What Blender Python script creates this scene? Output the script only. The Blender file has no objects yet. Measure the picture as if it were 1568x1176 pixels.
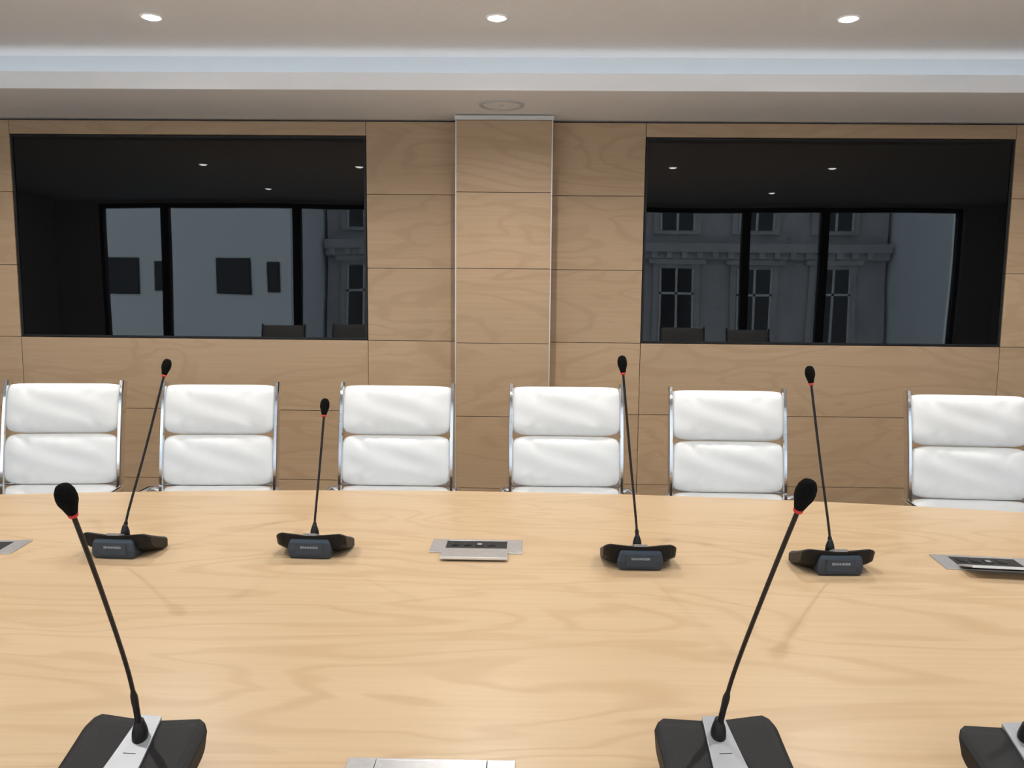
import bpy, bmesh, math, random
from mathutils import Vector, Matrix
random.seed(4)
S = bpy.context.scene
COL = S.collection
S.view_settings.view_transform = 'Standard'
S.view_settings.look = 'None'
S.view_settings.exposure = -0.28

# ------------------------------------------------------------------ materials
def new_mat(name):
    m = bpy.data.materials.new(name); m.use_nodes = True
    nt = m.node_tree
    return m, nt, nt.nodes['Principled BSDF']

def plain(name, col, rough=.5, metal=0., noise=.04, nscale=30., bump=0., spec=.5, coat=0.):
    m, nt, b = new_mat(name)
    n = nt.nodes.new('ShaderNodeTexNoise'); n.inputs['Scale'].default_value = nscale
    n.inputs['Detail'].default_value = 2
    tc = nt.nodes.new('ShaderNodeTexCoord'); nt.links.new(tc.outputs['Object'], n.inputs['Vector'])
    r = nt.nodes.new('ShaderNodeValToRGB')
    r.color_ramp.elements[0].color = (*[c*(1-noise) for c in col], 1)
    r.color_ramp.elements[1].color = (*[min(1, c*(1+noise)) for c in col], 1)
    r.color_ramp.elements[0].position = .3; r.color_ramp.elements[1].position = .7
    nt.links.new(n.outputs['Fac'], r.inputs['Fac']); nt.links.new(r.outputs['Color'], b.inputs['Base Color'])
    b.inputs['Roughness'].default_value = rough; b.inputs['Metallic'].default_value = metal
    b.inputs['Specular IOR Level'].default_value = spec
    b.inputs['Coat Weight'].default_value = coat
    if bump:
        bp = nt.nodes.new('ShaderNodeBump'); bp.inputs['Strength'].default_value = bump
        bp.inputs['Distance'].default_value = .002
        nt.links.new(n.outputs['Fac'], bp.inputs['Height']); nt.links.new(bp.outputs['Normal'], b.inputs['Normal'])
    return m

def emit(name, col, s, sample=True):
    m, nt, b = new_mat(name)
    b.inputs['Base Color'].default_value = (*col, 1)
    b.inputs['Emission Color'].default_value = (*col, 1)
    b.inputs['Emission Strength'].default_value = s
    if not sample:
        try: m.cycles.emission_sampling = 'NONE'
        except Exception: pass
    return m

def wood(name, c_lo, c_hi, c_vein, rough=.4, grain=(.5, 9., 9.), fine=(2., 90., 90.), attr=False, spec=.4, veins=26., vein_amt=.38):
    m, nt, b = new_mat(name)
    L = nt.links.new; N = nt.nodes.new
    tc = N('ShaderNodeTexCoord')
    src = tc.outputs['Object']
    if attr:
        at = N('ShaderNodeAttribute'); at.attribute_name = 'tone'
        sc = N('ShaderNodeVectorMath'); sc.operation = 'SCALE'; sc.inputs['Scale'].default_value = 13.
        L(at.outputs['Color'], sc.inputs[0])
        ad = N('ShaderNodeVectorMath'); L(src, ad.inputs[0]); L(sc.outputs[0], ad.inputs[1])
        src = ad.outputs[0]
    mp = N('ShaderNodeMapping'); mp.inputs['Scale'].default_value = grain; L(src, mp.inputs['Vector'])
    n1 = N('ShaderNodeTexNoise'); n1.inputs['Scale'].default_value = 1.; n1.inputs['Detail'].default_value = 3
    n1.inputs['Distortion'].default_value = .6; n1.inputs['Roughness'].default_value = .42
    L(mp.outputs[0], n1.inputs['Vector'])
    # contour lines of the low noise -> cathedral figure
    mu = N('ShaderNodeMath'); mu.operation = 'MULTIPLY'; mu.inputs[1].default_value = veins; L(n1.outputs['Fac'], mu.inputs[0])
    sn = N('ShaderNodeMath'); sn.operation = 'SINE'; L(mu.outputs[0], sn.inputs[0])
    mr = N('ShaderNodeMapRange'); mr.inputs['From Min'].default_value = .2; mr.inputs['From Max'].default_value = 1.
    L(sn.outputs[0], mr.inputs['Value'])
    mp2 = N('ShaderNodeMapping'); mp2.inputs['Scale'].default_value = fine; L(src, mp2.inputs['Vector'])
    n2 = N('ShaderNodeTexNoise'); n2.inputs['Scale'].default_value = 1.; n2.inputs['Detail'].default_value = 4
    L(mp2.outputs[0], n2.inputs['Vector'])
    mp3 = N('ShaderNodeMapping'); mp3.inputs['Scale'].default_value = (.7, 2.2, 2.2); L(src, mp3.inputs['Vector'])
    n3 = N('ShaderNodeTexNoise'); n3.inputs['Scale'].default_value = 1.; n3.inputs['Detail'].default_value = 2
    L(mp3.outputs[0], n3.inputs['Vector'])
    av = N('ShaderNodeMath'); av.operation = 'ADD'; L(n2.outputs['Fac'], av.inputs[0]); L(n3.outputs['Fac'], av.inputs[1])
    r = N('ShaderNodeMapRange'); r.inputs['From Min'].default_value = .7; r.inputs['From Max'].default_value = 1.3
    L(av.outputs[0], r.inputs['Value'])
    mx = N('ShaderNodeMix'); mx.data_type = 'RGBA'
    mx.inputs[6].default_value = (*c_lo, 1); mx.inputs[7].default_value = (*c_hi, 1); L(r.outputs[0], mx.inputs[0])
    vm = N('ShaderNodeMath'); vm.operation = 'MULTIPLY'; vm.inputs[1].default_value = vein_amt
    L(mr.outputs[0], vm.inputs[0])
    vm2 = N('ShaderNodeMath'); vm2.operation = 'MULTIPLY'; L(vm.outputs[0], vm2.inputs[0]); L(n2.outputs['Fac'], vm2.inputs[1])
    mx2 = N('ShaderNodeMix'); mx2.data_type = 'RGBA'; L(vm2.outputs[0], mx2.inputs[0])
    L(mx.outputs[2], mx2.inputs[6]); mx2.inputs[7].default_value = (*c_vein, 1)
    out = mx2.outputs[2]
    if attr:
        hs = N('ShaderNodeHueSaturation')
        sp = N('ShaderNodeSeparateColor'); L(at.outputs['Color'], sp.inputs[0])
        m3 = N('ShaderNodeMapRange'); m3.inputs['To Min'].default_value = .93; m3.inputs['To Max'].default_value = 1.06
        L(sp.outputs[0], m3.inputs['Value']); L(m3.outputs[0], hs.inputs['Value']); L(out, hs.inputs['Color'])
        out = hs.outputs['Color']
    L(out, b.inputs['Base Color'])
    b.inputs['Roughness'].default_value = rough
    b.inputs['Specular IOR Level'].default_value = spec
    return m

M_table = wood('maple_table_veneer', (.515, .368, .218), (.58, .425, .265), (.39, .24, .12), rough=.34, grain=(.9, 3.6, 3.6), veins=60., vein_amt=.6)
M_wall = wood('beech_wall_veneer', (.455, .310, .186), (.515, .360, .222), (.355, .225, .125), rough=.42, attr=True, grain=(1.1, 4, 4), veins=45, vein_amt=.55)
M_ceil = plain('ceiling_paint', (.86, .85, .86), .9, noise=.01)
M_soffit = plain('soffit_paint', (.90, .885, .885), .9, noise=.01)
M_fascia = plain('fascia_white_paint', (.98, .98, 1.0), .7, noise=.005)
M_grille = plain('speaker_grille_grey', (.55, .54, .54), .7, noise=.02)
M_cove = plain('cove_paint', (.78, .81, .83), .9, noise=.005)
M_whitewall = plain('plaster_paint', (.85, .84, .82), .9, noise=.01)
M_floor = plain('carpet', (.22, .21, .20), .95, noise=.12, nscale=180, bump=.4)
M_dark = plain('shadow_gap_black', (.012, .011, .010), .8)
M_chrome = plain('polished_aluminium', (.80, .80, .82), .10, metal=1., noise=.01)
M_alu = plain('brushed_aluminium', (.55, .55, .56), .38, metal=.85, noise=.06, nscale=60)
M_trim = plain('satin_metal_trim', (.72, .71, .69), .35, metal=.5, noise=.02)
M_leather = plain('white_leather', (.83, .845, .85), .45, noise=.01, nscale=120, bump=.08)
M_blk = plain('black_plastic', (.010, .010, .011), .40, noise=.2, nscale=200, spec=.35)
M_mesh = plain('black_speaker_grille', (.008, .008, .009), .45, noise=.5, nscale=900, bump=.3, spec=.25)
M_foam = plain('black_foam', (.006, .006, .006), .95, noise=.5, nscale=600, bump=.8, spec=.1)
M_slate = plain('slate_plastic', (.026, .040, .060), .35, noise=.05)
M_silver = plain('silver_plastic', (.33, .34, .36), .42, metal=.3, noise=.03)
M_label = plain('label_grey', (.45, .50, .57), .5)
M_red = emit('red_ring', (.60, .03, .03), .08, False)
M_caster = plain('caster_rubber', (.02, .02, .02), .6)
M_win_frame = plain('window_frame_dark', (.02, .02, .022), .4)
M_lamp = emit('downlight_lens', (1, .98, .95), 22, False)
M_led = emit('cove_led', (.88, .95, 1.0), 1.7)
M_stone = plain('limestone', (.46, .455, .48), .9, noise=.12, nscale=2)
M_bwhite = plain('white_render', (.86, .93, 1.0), .9, noise=.02, nscale=1)
M_bsash = plain('sash_paint', (.6, .62, .65), .7)
M_bglass = plain('building_window_glass', (.03, .035, .04), .08, noise=.1)
M_street = plain('asphalt', (.2, .2, .2), .9)

def screen_mat():
    m, nt, b = new_mat('display_glass')
    b.inputs['Base Color'].default_value = (.002, .002, .0025, 1)
    b.inputs['Roughness'].default_value = .012
    b.inputs['IOR'].default_value = 1.46
    tc = nt.nodes.new('ShaderNodeTexCoord')
    n = nt.nodes.new('ShaderNodeTexNoise'); n.inputs['Scale'].default_value = 1.3; n.inputs['Detail'].default_value = 0
    nt.links.new(tc.outputs['Object'], n.inputs['Vector'])
    bp = nt.nodes.new('ShaderNodeBump'); bp.inputs['Strength'].default_value = .16; bp.inputs['Distance'].default_value = .01
    nt.links.new(n.outputs['Fac'], bp.inputs['Height']); nt.links.new(bp.outputs['Normal'], b.inputs['Normal'])
    return m
M_screen = screen_mat()

def glass_mat():
    m = bpy.data.materials.new('window_glass'); m.use_nodes = True
    nt = m.node_tree; nt.nodes.clear()
    o = nt.nodes.new('ShaderNodeOutputMaterial'); mx = nt.nodes.new('ShaderNodeMixShader')
    t = nt.nodes.new('ShaderNodeBsdfTransparent'); t.inputs[0].default_value = (.92, .95, .95, 1)
    g = nt.nodes.new('ShaderNodeBsdfGlossy'); g.inputs['Roughness'].default_value = .02
    f = nt.nodes.new('ShaderNodeFresnel'); f.inputs[0].default_value = 1.3
    nt.links.new(f.outputs[0], mx.inputs[0]); nt.links.new(t.outputs[0], mx.inputs[1]); nt.links.new(g.outputs[0], mx.inputs[2])
    nt.links.new(mx.outputs[0], o.inputs[0])
    return m
M_glass = glass_mat()

# ------------------------------------------------------------------ helpers
class B:
    """mesh builder with several materials"""
    def __init__(s): s.v = []; s.f = []; s.m = []; s.mats = []; s.tone = []; s.sm = []
    def mi(s, mat):
        if mat not in s.mats: s.mats.append(mat)
        return s.mats.index(mat)
    def add(s, vs, fs, mat, tone=(0, 0, 0), smooth=False):
        o = len(s.v); k = s.mi(mat)
        s.v += [tuple(v) for v in vs]
        for f in fs: s.f.append([i+o for i in f]); s.m.append(k); s.tone.append(tone); s.sm.append(smooth)
    def box(s, x0, x1, y0, y1, z0, z1, mat, tone=(0, 0, 0), M=None):
        vs = [Vector(p) for p in ((x0,y0,z0),(x1,y0,z0),(x1,y1,z0),(x0,y1,z0),(x0,y0,z1),(x1,y0,z1),(x1,y1,z1),(x0,y1,z1))]
        if M: vs = [M @ v for v in vs]
        s.add(vs, [(3,2,1,0),(4,5,6,7),(0,1,5,4),(1,2,6,5),(2,3,7,6),(3,0,4,7)], mat, tone)
    def cyl(s, c, r0, r1, z0, z1, mat, n=24, M=None, smooth=True, cap=True):
        vs = []; fs = []
        for i in range(n):
            a = 2*math.pi*i/n
            vs.append(Vector((c[0]+r0*math.cos(a), c[1]+r0*math.sin(a), z0)))
        for i in range(n):
            a = 2*math.pi*i/n
            vs.append(Vector((c[0]+r1*math.cos(a), c[1]+r1*math.sin(a), z1)))
        if M: vs = [M @ v for v in vs]
        s.add(vs, [(i, (i+1) % n, (i+1) % n+n, i+n) for i in range(n)], mat, smooth=smooth)
        if cap:
            s.add(vs, [tuple(range(n))[::-1], tuple(range(n, 2*n))], mat)
    def revolve(s, prof, mat, M=None, n=24, smooth=True):
        vs = []; fs = []
        for r, z in prof:
            for i in range(n):
                a = 2*math.pi*i/n; vs.append(Vector((r*math.cos(a), r*math.sin(a), z)))
        for j in range(len(prof)-1):
            for i in range(n):
                fs.append((j*n+i, j*n+(i+1) % n, (j+1)*n+(i+1) % n, (j+1)*n+i))
        if M: vs = [M @ v for v in vs]
        s.add(vs, fs, mat, smooth=smooth)
    def tube(s, pts, rad, mat, n=12):
        pts = [Vector(p) for p in pts]
        if not hasattr(rad, '__len__'): rad = [rad]*len(pts)
        vs = []; fs = []
        up = Vector((1, 0, 0))
        for k, p in enumerate(pts):
            d = (pts[min(k+1, len(pts)-1)]-pts[max(k-1, 0)]).normalized()
            a = up - d*up.dot(d)
            if a.length < .05: a = Vector((0, 1, 0)) - d*d.y
            a.normalize(); b = d.cross(a)
            up = a
            for i in range(n):
                t = 2*math.pi*i/n
                vs.append(p+rad[k]*(math.cos(t)*a+math.sin(t)*b))
        for j in range(len(pts)-1):
            for i in range(n):
                fs.append((j*n+i, j*n+(i+1) % n, (j+1)*n+(i+1) % n, (j+1)*n+i))
        s.add(vs, fs, mat, smooth=True)
        s.add(vs, [tuple(range(n))[::-1], tuple(range((len(pts)-1)*n, len(pts)*n))], mat)
    def mesh(s, name, fix=True):
        me = bpy.data.meshes.new(name); me.from_pydata(s.v, [], s.f)
        for mt in s.mats: me.materials.append(mt)
        me.polygons.foreach_set('material_index', s.m)
        me.polygons.foreach_set('use_smooth', s.sm)
        at = me.attributes.new('tone', 'FLOAT_COLOR', 'FACE')
        for i, t in enumerate(s.tone): at.data[i].color = (*t, 1)
        if fix:
            bm = bmesh.new(); bm.from_mesh(me); bmesh.ops.recalc_face_normals(bm, faces=bm.faces[:]); bm.to_mesh(me); bm.free()
        me.update(); return me
    def obj(s, name, parent=None, bevel=0, loc=None, rotz=0, seg=2):
        return mkobj(name, s.mesh(name), parent, bevel, loc, rotz, seg)

def mkobj(name, me, parent=None, bevel=0, loc=None, rotz=0, seg=2):
    o = bpy.data.objects.new(name, me); COL.objects.link(o)
    if parent: o.parent = parent
    if loc: o.location = loc
    o.rotation_euler[2] = rotz
    if bevel:
        md = o.modifiers.new('bevel', 'BEVEL'); md.width = bevel; md.segments = seg; md.limit_method = 'ANGLE'
        md.angle_limit = math.radians(40)
    return o
def empty(name, loc=(0, 0, 0), rotz=0):
    o = bpy.data.objects.new(name, None); COL.objects.link(o); o.location = loc; o.rotation_euler[2] = rotz
    o.empty_display_size = .1
    return o

def smooth_path(pts, sub=6):
    pts = [Vector(p) for p in pts]; out = []
    P = [pts[0]*2-pts[1]]+pts+[pts[-1]*2-pts[-2]]
    for i in range(1, len(P)-2):
        for k in range(sub):
            t = k/sub
            a, b, c, d = P[i-1], P[i], P[i+1], P[i+2]
            out.append(.5*((2*b)+(c-a)*t+(2*a-5*b+4*c-d)*t*t+(3*b-a-3*c+d)*t**3))
    out.append(pts[-1]); return out

CX = -.157
YB = 4.9       # back wall face
ZS = 2.475     # soffit
ZC = 2.66      # ceiling
XL, XR = -6.5, 6.2
YF = -1.4      # window wall

# ------------------------------------------------------------------ room shell
b = B(); b.box(XL-.2, XR+.2, YF-.2, 5.2, -.1, 0, M_floor); b.obj('floor')

# back wall with veneer panels
b = B()
b.box(XL-.1, XR+.1, 4.955, 5.15, 0, 2.8, M_dark)
rows = [0, .327, .757, 1.187, 1.617, 2.047, ZS-.012]
def rt(): return (random.random(), random.random(), random.random())
def panel(x0, x1, z0, z1, y0=YB, y1=YB+.055):
    g = .0017
    b.box(x0+g, x1-g, y0, y1, z0+g, z1-g, M_wall, rt())
cols = [XL, -5.19, -3.08, -.97, .661, 2.78, 4.89, XR]
for i in range(len(cols)-1):
    x0, x1 = cols[i], cols[i+1]
    if i in (2, 4):
        for j in range(3): panel(x0, x1, rows[j], rows[j+1])
        panel(x0, x1, 2.382, rows[-1])
    else:
        for j in range(6): panel(x0, x1, rows[j], rows[j+1])
b.obj('wall_back')

# pillar
b = B()
PX0, PX1, PY = -.433, .118, 4.75
for j in range(6):
    z1 = rows[j+1] if j < 5 else ZS-.03
    g = .0017
    b.box(PX0+.006, PX1-.006, PY, YB-.001, rows[j]+g, z1-g, M_wall, rt())
b.box(PX0+.012, PX1-.012, PY+.004, YB-.001, 0, ZS-.012, M_dark)
for x in (PX0, PX1-.006):
    b.box(x, x+.006, PY-.004, PY+.02, 0, ZS-.02, M_trim)
b.box(PX0-.004, PX1+.004, PY-.008, YB-.001, ZS-.03, ZS-.006, M_trim)
b.obj('pillar')

# side walls / window wall
b = B(); b.box(XL-.15, XL, YF, 4.95, 0, 2.8, M_whitewall); b.obj('wall_left')
b = B(); b.box(XR, XR+.15, YF, 4.95, 0, 2.8, M_whitewall); b.obj('wall_right')
mull = [-5.9, -5.0, -3.2, -1.45, .5, 2.9, 3.95, 5.75]
b = B()
b.box(XL, mull[0]-.03, YF-.2, YF, 0, 2.8, M_whitewall)
b.box(mull[-1]+.03, XR, YF-.2, YF, 0, 2.8, M_whitewall)
b.box(mull[0]-.03, mull[-1]+.03, YF-.2, YF, 2.62, 2.8, M_whitewall)
b.box(mull[0]-.03, mull[-1]+.03, YF-.2, YF, 0, .10, M_whitewall)
b.obj('wall_front')
for i in range(len(mull)-1):
    x0, x1 = mull[i], mull[i+1]
    b = B(); w = .055; ya, yb = YF-.12, YF-.03
    b.box(x0+.001, x0+w, ya, yb, .10, 2.62, M_win_frame); b.box(x1-w, x1-.001, ya, yb, .10, 2.62, M_win_frame)
    b.box(x0+w, x1-w, ya, yb, .10, .16, M_win_frame); b.box(x0+w, x1-w, ya, yb, 2.56, 2.62, M_win_frame)
    b.box(x0+w, x1-w, YF-.08, YF-.075, .16, 2.56, M_glass)
    b.obj('window_%d' % (i+1))

# ceilings
b = B()
b.box(XL-.1, XR+.1, YF-.2, 4.29, ZC, ZC+.12, M_ceil)
b.obj('ceiling')
b = B()
b.box(XL, XR, 4.20, 5.0, ZS, ZS+.022, M_soffit)
b.obj('ceiling_soffit')
b = B(); b.box(XL, XR, 4.18, 4.20, ZS-.001, 2.556, M_fascia); b.obj('trim_1')
b = B(); b.box(XL, XR, 4.29, 5.0, ZS+.024, ZC+.12, M_cove); b.obj('trim_2')
b = B(); b.box(XL+.02, XR-.02, 4.225, 4.265, ZS+.023, ZS+.031, M_led); b.obj('cove_light_strip')

# ceiling speaker
b = B()
Mf = Matrix.Translation((-.164, 4.50, ZS)) @ Matrix.Rotation(math.pi, 4, 'X')
b.revolve([(.122, 0), (.120, .006), (.108, .008), (.100, .006), (.098, .002)], M_grille, Mf, 48)
b.cyl((0, 0), .099, .099, 0, .0035, M_ceil, 48, Mf)
b.cyl((0, 0), .012, .010, .0035, .006, M_trim, 20, Mf)
b.obj('ceiling_speaker')

# downlights
DL = {}
def downlight(x, y, power):
    e = empty('downlight', (x, y, ZC))
    if 'me' not in DL:
        d = B(); F = Matrix.Rotation(math.pi, 4, 'X')
        d.revolve([(.050, 0), (.049, .004), (.041, .005), (.036, .002)], M_fascia, F, 40)
        DL['ring'] = d.mesh('downlight_ring')
        d = B(); d.revolve([(.036, 0), (.036, .003), (.030, .008), (.018, .012), (.0001, .0135)], M_lamp, F, 32); DL['me'] = d.mesh('downlight_lens')
    mkobj('trim_ring', DL['ring'], e); mkobj('lens', DL['me'], e)
    L = bpy.data.lights.new('downlight_lamp', 'SPOT'); L.energy = power; L.spot_size = math.radians(150); L.spot_blend = .8
    L.shadow_soft_size = .020; L.color = (1, .975, .94)
    o = bpy.data.objects.new('lamp', L); COL.objects.link(o); o.parent = e; o.location = (0, 0, -.03)
for yy, pw in ((3.68, 72), (1.82, 62), (-.15, 15)):
    for k in range(-2, 3):
        downlight(CX+1.5*k, yy, pw)

# ------------------------------------------------------------------ displays
def display(x0, x1):
    e = empty('wall_display', ((x0+x1)/2, YB, 1.78))
    w = (x1-x0)/2-.004; z0, z1 = 1.190-1.78, 2.379-1.78
    b = B(); t = .011
    b.box(-w, w, .004, .05, z0, z0+t, M_blk); b.box(-w, w, .004, .05, z1-t, z1, M_blk)
    b.box(-w, -w+t, .004, .05, z0+t, z1-t, M_blk); b.box(w-t, w, .004, .05, z0+t, z1-t, M_blk)
    b.obj('bezel', e)
    b = B(); b.box(-w+t, w-t, .010, .05, z0+t, z1-t, M_screen); b.obj('screen', e)
display(-3.08, -.97); display(.661, 2.78)

# ------------------------------------------------------------------ table
TCX, TYC, HW, K, HL = -.19, 1.82, 1.21, .05, 3.8
def hw(x): return HW-K*(x-TCX)**2
e = empty('conference_table', (0, 0, 0))
b = B(); n = 64; top = []
xs = [TCX-HL+2*HL*i/n for i in range(n+1)]
pts = [(x, TYC+hw(x)) for x in xs]+[(x, TYC-hw(x)) for x in reversed(xs)]
N = len(pts)
vs = [(x, y, .74) for x, y in pts]+[(x, y, .70) for x, y in pts]
b.add(vs, [tuple(range(N)), tuple(range(N, 2*N))[::-1]]+[(i, (i+1) % N, (i+1) % N+N, i+N) for i in range(N)], M_table)
b.obj('table_top', e, bevel=.004)
b = B()
for px in (-2.6, TCX, 2.25):
    w0 = .38; d0 = hw(px)*.55
    b.box(px-w0, px+w0, TYC-d0, TYC+d0, .03, .70, M_table)
    b.box(px-w0+.03, px+w0-.03, TYC-d0+.03, TYC+d0-.03, 0, .03, M_dark)
b.box(TCX-2.9, TCX+2.9, TYC-.06, TYC+.06, .45, .70, M_table)
b.obj('pedestals', e, bevel=.004)

# ------------------------------------------------------------------ chairs
prof = smooth_path([(0, -.262, .425), (0, -.235, .452), (0, -.15, .462), (0, .0, .445), (0, .12, .430), (0, .195, .445), (0, .235, .505),
                    (0, .250, .60), (0, .268, .72), (0, .292, .86), (0, .322, 1.0), (0, .338, 1.06)], 8)
cum = [0]
for i in range(1, len(prof)): cum.append(cum[-1]+(prof[i]-prof[i-1]).length)
TOT = cum[-1]
def P(s):
    s = max(0, min(TOT, s))
    for i in range(1, len(cum)):
        if cum[i] >= s:
            t = (s-cum[i-1])/(cum[i]-cum[i-1]); p = prof[i-1].lerp(prof[i], t)
            a = prof[max(0, i-2)]; c = prof[min(len(prof)-1, i+1)]
            d = (c-a).normalized(); return p, d, Vector((0, -d.z, d.y))  # normal towards sitter
    return prof[-1], Vector((0, 0, 1)), Vector((0, -1, 0))
def s_at_z(z):
    for i in range(len(prof)-1, 0, -1):
        if prof[i-1].z <= z: 
            return cum[i-1]+(z-prof[i-1].z)/(prof[i].z-prof[i-1].z)*(cum[i]-cum[i-1])
    return 0
def pad(b, s0, s1, W=.243, T=.036, seed=0, rt_=1., rb=1.):
    na, nb = 30, 46
    rnd = random.Random(seed)
    ph = [rnd.uniform(0, 6) for _ in range(6)]
    L = []
    def se(t): return math.sin(t*math.pi/2)
    for side in (1, -1):
        g = []
        for i in range(na+1):
            a = se(-1+2*i/na); row = []
            for j in range(nb+1):
                c = se(-1+2*j/nb)
                k = rt_ if a > 0 else rb
                aa = a*(1-.11*k*abs(c)**9); cc = c*(1-.060*k*abs(a)**8)
                s = (s0+s1)/2+aa*(s1-s0)/2
                p, d, nrm = P(s)
                th = ((1-abs(a)**4)*(1-abs(c)**7))
                th = max(0, th)**.5
                wr = .0030*math.sin(5*c+ph[0]+3*a)*math.sin(4*a+ph[1])
                wr += .0034*math.sin(19*c+ph[2]+2*math.sin(3*c+ph[3]))*max(0, abs(a)-.5)*2
                q = abs(c)-.72
                wr -= .011*math.exp(-((q+.30*(1-abs(a)))/.07)**2)*max(0, abs(a)-.30)
                off = (T+wr)*th if side == 1 else -.012*th
                row.append(p+nrm*(off+.002)+Vector((cc*W, 0, 0)))
            g.append(row)
        L.append(g)
    vs = [v for g in L for r in g for v in r]; m = nb+1; fs = []
    o2 = (na+1)*m
    for i in range(na):
        for j in range(nb):
            q = (i*m+j, i*m+j+1, (i+1)*m+j+1, (i+1)*m+j); fs.append(q)
            fs.append(tuple(k+o2 for k in q[::-1]))
    b.add(vs, fs, M_leather, smooth=True)

CH = {}
b = B()
zs = [1.068, .842, .618]
sB = [s_at_z(z) for z in zs]
pad(b, sB[1]+.001, TOT+.0, seed=1, rt_=.55); pad(b, sB[2]+.001, sB[1]-.001, seed=2)
s3 = s_at_z(.47)
pad(b, s3, sB[2]-.001, T=.030, seed=3)
half = (.03+s3)/2
pad(b, .018, half-.001, seed=4); pad(b, half+.001, s3-.015, T=.03, seed=5)
CH['cushions'] = (b.mesh('cushions'), 0)
b = B()
RX = .250
for sx in (-1, 1):
    vs = []; fs = []; q = 8
    for i, p in enumerate(prof):
        _, d, nr = P(cum[i])
        for dx, dn in ((-.006, -.034), (.006, -.034), (.010, -.026), (.010, .012), (.006, .019), (-.006, .019), (-.010, .012), (-.010, -.026)):
            vs.append(p+Vector((sx*RX+dx, 0, 0))+nr*dn+d*(.012 if i == len(prof)-1 else 0))
    for i in range(len(prof)-1):
        for k in range(q): fs.append((i*q+k, i*q+(k+1) % q, (i+1)*q+(k+1) % q, (i+1)*q+k))
    fs += [tuple(range(q)), tuple(range((len(prof)-1)*q, len(prof)*q))]
    b.add(vs, fs, M_chrome, smooth=False)
    arm = smooth_path([(sx*.259, .245, .600), (sx*.283, .21, .615), (sx*.290, .12, .618), (sx*.290, -.06, .618), (sx*.290, -.115, .605),
                       (sx*.286, -.11, .56), (sx*.275, -.07, .49), (sx*.259, -.05, .452)], 6)
    b.tube(arm, .011, M_chrome, 12)
for s in (s_at_z(1.0), s_at_z(.62), half):
    p, d, nr = P(s)
    c = p-nr*.030
    b.tube([c+Vector((-.244, 0, 0)), c-nr*.012+Vector((-.1, 0, 0)), c-nr*.012+Vector((.1, 0, 0)), c+Vector((.244, 0, 0))], .009, M_chrome, 10)
CH['frame'] = (b.mesh('frame'), .0015)
b = B()
b.cyl((0, 0), .026, .026, .14, .36, M_chrome, 24); b.cyl((0, 0), .042, .036, .055, .15, M_chrome, 24)
b.box(-.09, .09, -.09, .09, .36, .392, M_alu)
for sx in (-1, 1):
    b.tube([(sx*.06, 0, .38), (sx*.15, 0, .392), (sx*.247, 0, .430)], .012, M_chrome, 10)
for i in range(5):
    a = 2*math.pi*i/5+math.pi/2
    dx, dy = math.cos(a), math.sin(a)
    b.tube([(dx*.03, dy*.03, .105), (dx*.16, dy*.16, .095), (dx*.30, dy*.30, .072)], [.024, .019, .013], M_chrome, 12)
    b.cyl((dx*.295, dy*.295), .008, .008, .05, .075, M_chrome, 12)
    R = Matrix.Translation((dx*.295, dy*.295, .0265)) @ Matrix.Rotation(a, 4, 'Z') @ Matrix.Rotation(math.pi/2, 4, 'Y')
    b.cyl((0, 0), .0262, .0262, -.022, -.005, M_caster, 20, R); b.cyl((0, 0), .0262, .0262, .005, .022, M_caster, 20, R)
    b.cyl((0, 0), .012, .012, -.006, .006, M_caster, 12, R)
CH['base'] = (b.mesh('base'), 0)
def chair(x, ytop, face=0, rz=0.):
    y = ytop-.338 if face == 0 else ytop+.338
    e = empty('office_chair', (x, y, 0), (0 if face == 0 else math.pi)+rz)
    for k, (me, bv) in CH.items(): mkobj(k, me, e, bv)
for x, y, r in ((-2.90, 3.56, .09), (-2.085, 3.62, .09), (-1.385, 3.64, .06), (-.595, 3.68, .01), (.17, 3.71, .01), (.880, 3.64, -.01), (1.905, 3.58, -.06), (2.68, 3.50, -.07)):
    chair(x+.33*math.sin(r), y, 0, r)
for x in (-2.85, -2.08, -1.32, -.56, .22, .98, 1.75, 2.50):
    chair(x, TYC-hw(x)-.62+.02*math.sin(x*9), 1, random.uniform(-.06, .06))

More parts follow.
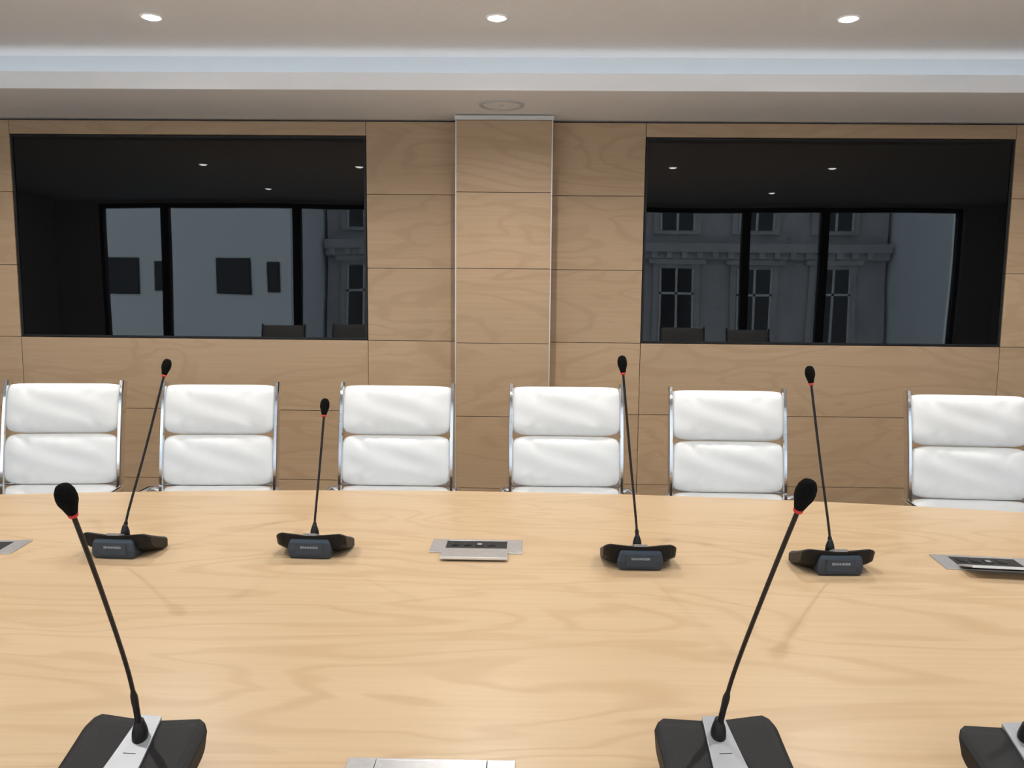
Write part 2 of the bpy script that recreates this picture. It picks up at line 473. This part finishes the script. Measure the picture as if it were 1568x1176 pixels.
# ------------------------------------------------------------------ microphone units
MU = {}
def zt(y):  # top surface height along depth
    t = (y+.075)/.135
    return .020+.050*(t**1.15)
def build_unit():
    b = B()
    xs = [-.100, -.098, -.092, -.082, -.066, -.050, -.034, -.02, .02, .034, .050, .066, .082, .092, .098, .100]
    ny = 14
    vs = []; fs = []
    ring = 2*(ny+1)
    for x in xs:
        ax = abs(x)
        lift = .006*min(1, max(0, (ax-.02)/.06))
        edge = max(0, ax-.082)/.018
        yr = .060-.014*edge**2; yf = -.075+.014*edge**2+.010*(ax/.098)**2
        for i in range(ny+1):
            y = yf+(yr-yf)*i/ny
            u = i/ny
            crown = -.004*(max(0, (u-.85)/.15))**2
            vs.append((x, y, zt(y)+lift+crown-.007*edge**2))
        for i in range(ny, -1, -1):
            y = yf+(yr-yf)*i/ny
            th = .052-.014*max(0, (ax-.045)/.055)
            yy = y-.010*((i/ny-.8)/.2)**1 if i/ny > .8 else y
            vs.append((x, yy, max(.005, zt(y)+lift-th+.003*edge)))
    for j in range(len(xs)-1):
        for i in range(ring):
            fs.append((j*ring+i, j*ring+(i+1) % ring, (j+1)*ring+(i+1) % ring, (j+1)*ring+i))
    b.add(vs, fs+[tuple(range(ring)), tuple(range((len(xs)-1)*ring, len(xs)*ring))], M_mesh, smooth=False)
    MU['wings'] = (b.mesh('wings'), .0025)
    b = B()
    def loft(prs, mat):
        v = []
        for z, x0, x1, y0, y1 in prs: v += [(x0, y0, z), (x1, y0, z), (x1, y1, z), (x0, y1, z)]
        f = [(3, 2, 1, 0), tuple(range(len(v)-4, len(v)))]
        for k in range(len(prs)-1):
            for i in range(4): f.append((k*4+i, k*4+(i+1) % 4, (k+1)*4+(i+1) % 4, (k+1)*4+i))
        b.add(v, f, mat)
    loft([(0, -.056, .056, -.066, .060), (.008, -.060, .060, -.064, .064), (.026, -.062, .062, -.020, .0655), (.046, -.059, .059, .02, .0645), (.056, -.054, .054, .045, .0615)], M_slate)
    MU['body'] = (b.mesh('body'), .004)
    b = B()
    b.box(-.040, .040, .0645, .0668, .012, .046, M_slate)
    v = []; f = []; ny = 12
    for i in range(ny+1):
        u = i/ny; y = -.074+.134*u; h = .031-.013*u
        for x in (-h, h): v.append((x, y, zt(y)+.0035+ .004*max(0, (h-.02)/.02)))
        for x in (-h, h): v.append((x, y, zt(y)-.004))
    for i in range(ny):
        o = i*4
        f += [(o, o+1, o+5, o+4), (o+3, o+2, o+6, o+7), (o+2, o, o+4, o+6), (o+1, o+3, o+7, o+5)]
    f += [(0, 1, 3, 2), (ny*4, ny*4+1, ny*4+3, ny*4+2)]
    b.add(v, f, M_silver)
    MU['centre_strip'] = (b.mesh('centre_strip'), .0008)
    b = B()
    yy, rr = -.046, .0125
    ang = math.atan2(zt(yy+.01)-zt(yy-.01), .02)
    R = Matrix.Translation((0, yy, zt(yy)+.0050)) @ Matrix.Rotation(ang, 4, 'X')
    b.revolve([(rr, 0), (rr, .0015), (rr-.0015, .0020), (rr-.002, .0008), (0.0001, .0008)], M_label, R, 28)
    R = Matrix.Translation((0, -.006, zt(-.006)+.0036)) @ Matrix.Rotation(math.radians(22), 4, 'X')
    b.box(-.010, .010, -.0006, .0006, 0, .0010, M_blk, M=R)
    MU['button'] = (b.mesh('button'), 0)
    tc = bpy.data.curves.new('logo', 'FONT'); tc.body = 'SENNHEISER'; tc.size = .0092; tc.align_x = 'CENTER'; tc.extrude = .0002
    to = bpy.data.objects.new('tmp', tc); COL.objects.link(to)
    bpy.context.view_layer.update()
    me = bpy.data.meshes.new_from_object(to); bpy.data.objects.remove(to)
    me.transform(Matrix.Translation((0, .0671, .031)) @ Matrix.Rotation(math.pi, 4, 'Z') @ Matrix.Rotation(math.pi/2, 4, 'X'))
    me.materials.clear(); me.materials.append(M_label)
    MU['logo'] = (me, 0)
build_unit()
ZT = .7402
def mic(x, y, rz, path, foam_r=.0150):
    e = empty('gooseneck_microphone', (x, y, ZT), rz)
    Minv = (Matrix.Translation((x, y, ZT)) @ Matrix.Rotation(rz, 4, 'Z')).inverted()
    for k, (me, bv) in MU.items(): mkobj(k, me, e, bv)
    pts = [Minv @ Vector(p) for p in path]
    root = pts[0]; tip = pts[-1]
    sp = smooth_path(pts, 10)
    ax = (sp[-1]-sp[-3]).normalized(); fb = tip-ax*.050
    sp = [p for p in sp if (p-tip).length > .052]+[fb]
    b = B(); n = len(sp); kn = int(n*.24)
    rad = [.0050 if i < kn else (.0034) for i in range(n)]
    rad[kn] = .0056; rad[kn-1] = .0056
    b.tube(sp, rad, M_blk, 14)
    b.obj('gooseneck', e)
    b = B(); b.revolve([(.0001, -.022), (.0125, -.022), (.012, -.004), (.010, .004), (.0072, .012), (.006, .016), (.0001, .016)], M_blk, Matrix.Translation(root), 24)
    b.obj('collar', e)
    R = Matrix.Translation(fb) @ ax.to_track_quat('Z', 'Y').to_matrix().to_4x4()
    b = B(); r = foam_r
    b.revolve([(.0001, -.001), (.0062, -.001), (.0066, .001), (.0066, .006), (.0001, .006)], M_red, R, 24); b.obj('light_ring', e)
    b = B()
    b.revolve([(.0001, .004), (.0064, .004), (.0078, .008), (r*.74, .016), (r*.96, .025), (r, .032), (r*.93, .041), (r*.70, .0485), (r*.4, .0515), (.0001, .0525)], M_foam, R, 28)
    b.obj('windscreen', e)
def far(xr, yr, root, tip, rz=0):
    c = Matrix.Rotation(math.pi+rz, 4, 'Z') @ Vector((0, .062, 0))
    x, y = xr-c.x, yr-c.y
    mid = Vector(root).lerp(Vector(tip), .5); 
    mic(x, y, math.pi+rz, [root, Vector(root)+Vector((0, 0, .05)).lerp((Vector(tip)-Vector(root))*.11, .7), mid, tip], .0135)
far(-1.156, 2.196, (-1.138, 2.232, .812), (-1.054, 2.36, 1.286), -.05)
far(-.612, 2.223, (-.607, 2.262, .812), (-.587, 2.33, 1.180), -.03)
far(.309, 2.170, (.304, 2.21, .812), (.2556, 2.27, 1.318), .0)
far(.844, 2.155, (.828, 2.195, .812), (.7655, 2.25, 1.297), .04)
def near(xr, yr, root, midp, tip, rz=0):
    c = Matrix.Rotation(rz, 4, 'Z') @ Vector((0, .062, 0))
    mic(xr-c.x, yr-c.y, rz, [root, midp, Vector(midp).lerp(Vector(tip), .5)+Vector((0, .004, 0)), tip], .0134)
near(-.602, 1.238, (-.602, 1.198, .812), (-.603, 1.172, .918), (-.585, .996, 1.248), -.06)
near(.305, 1.272, (.307, 1.236, .812), (.320, 1.208, .917), (.361, 1.037, 1.258), .10)
near(.785, 1.270, (.791, 1.240, .812), (.812, 1.212, .917), (.90, 1.06, 1.25), .12)

# ------------------------------------------------------------------ cable boxes
def cable_box(x, y, rz, lid_deg):
    e = empty('table_socket_box', (x, y, .7402), rz)
    b = B(); W, D, h = .135, .062, .003
    b.box(-W, -W+.045, -D, D, 0, h, M_alu); b.box(W-.045, W, -D, D, 0, h, M_alu)
    b.box(-W+.045, W-.045, D-.012, D, 0, h, M_alu); b.box(-W+.045, W-.045, -D, -D+.006, 0, h, M_alu)
    b.obj('frame', e, bevel=.0008)
    b = B(); b.box(-W+.045, W-.045, -D+.006, D-.012, 0, .0012, M_dark)
    for k in range(4):
        b.box(-.075+k*.036, -.052+k*.036, .004, .032, .0012, .003, M_blk)
        b.box(-.070+k*.036, -.057+k*.036, .010, .026, .003, .0036, M_silver if k == 2 else M_dark)
    b.obj('socket_tray', e)
    if lid_deg is not None:
        R = Matrix.Translation((0, -D+.022, .005)) @ Matrix.Rotation(math.radians(lid_deg), 4, 'X')
        b = B(); b.box(-W+.040, W-.040, -.092, 0, 0, .004, M_alu, M=R)
        b.box(-W+.040, W-.040, -.094, -.091, -.001, .006, M_trim, M=R)
        b.obj('lid', e, bevel=.0008)
    else:
        b = B(); b.box(-W+.046, W-.046, -D+.007, D-.013, .0012, h+.001, M_alu); b.obj('lid', e, bevel=.0008)
cable_box(-.150, 2.355, 0, -1.)
cable_box(1.302, 2.272, -.10, -16)
cable_box(-1.605, 2.272, .09, -1.)
cable_box(-.150, 1.184, math.pi, None)

# ------------------------------------------------------------------ outside
b = B(); b.box(-40, 40, -40, -2.2, -9.2, -9, M_street); b.obj('street')
b = B()
yb = -12.
b.box(-5.4, 9.3, yb-6, yb, -9, 7, M_stone)
for zc in (2.65, 6.4, -1.6):
    b.box(-5.4, 9.3, yb, yb+.35, zc-.12, zc+.10, M_stone); b.box(-5.4, 9.3, yb, yb+.22, zc-.30, zc-.12, M_stone)
    for i in range(36): b.box(-5.3+i*.4, -5.15+i*.4, yb+.22, yb+.32, zc-.28, zc-.12, M_stone)
for zc, hh in ((4.2, 1.1), (1.0, 1.1), (-3.4, 1.1)):
    for i in range(7):
        xc = -4.4+i*2.05
        b.box(xc-.62, xc+.62, yb, yb+.10, zc-hh-.1, zc+hh+.12, M_stone)
        b.box(xc-.46, xc+.46, yb+.10, yb+.115, zc-hh, zc+hh, M_bglass)
        b.box(xc-.03, xc+.03, yb+.115, yb+.14, zc-hh, zc+hh, M_bsash); b.box(xc-.46, xc+.46, yb+.115, yb+.14, zc+.4, zc+.46, M_bsash)
        b.box(xc-.46, xc-.41, yb+.115, yb+.14, zc-hh, zc+hh, M_bsash); b.box(xc+.41, xc+.46, yb+.115, yb+.14, zc-hh, zc+hh, M_bsash)
        b.box(xc-.75, xc+.75, yb, yb+.22, zc+hh+.12, zc+hh+.26, M_stone)
b.obj('classical_building')
for nm, xa, xb_, yy in (('white_building', -17, -5.5, -9.), ('modern_white_building', 9.4, 17, -9.)):
    b = B(); b.box(xa, xb_, yy-8, yy, -9, 7, M_bwhite)
    for zc in (1.75, 4.9, -1.1):
        for i in range(6):
            for off, ww, hh in ((-.38, .14, .34), (-1.28, .40, .42)):
                k = xb_+off-i*2.6 if xb_ < 0 else xa-off+i*2.6
                if k-ww < xa+.05 or k+ww > xb_-.05: continue
                b.box(k-ww, k+ww, yy, yy+.03, zc-hh, zc+hh, M_win_frame); b.box(k-ww+.04, k+ww-.04, yy+.03, yy+.04, zc-hh+.04, zc+hh-.04, M_bglass)
    b.obj(nm)

# ------------------------------------------------------------------ world
w = bpy.data.worlds.new('World'); S.world = w; w.use_nodes = True
bg = w.node_tree.nodes['Background']; bg.inputs[0].default_value = (.88, .94, 1, 1); bg.inputs[1].default_value = 5.2
pl = bpy.data.lights.new('window_portal', 'AREA'); pl.shape = 'RECTANGLE'; pl.size = 11.6; pl.size_y = 2.5
try: pl.cycles.is_portal = True
except Exception: pass
po = bpy.data.objects.new('window_portal', pl); COL.objects.link(po); po.location = (-.07, YF-.22, 1.36); po.rotation_euler = (math.radians(90), 0, 0)

# ------------------------------------------------------------------ camera
cd = bpy.data.cameras.new('camera'); cam = bpy.data.objects.new('camera', cd); COL.objects.link(cam)
cd.sensor_width = 36; cd.lens = 28.81; cd.clip_start = .02
p = math.radians(6.6)
cam.matrix_world = Matrix.Translation((0, 0, 1.5)) @ Matrix.Rotation(.021, 4, 'Z') @ Matrix.Rotation(math.pi/2-p, 4, 'X') @ Matrix.Rotation(.0094, 4, 'Z')
S.camera = cam
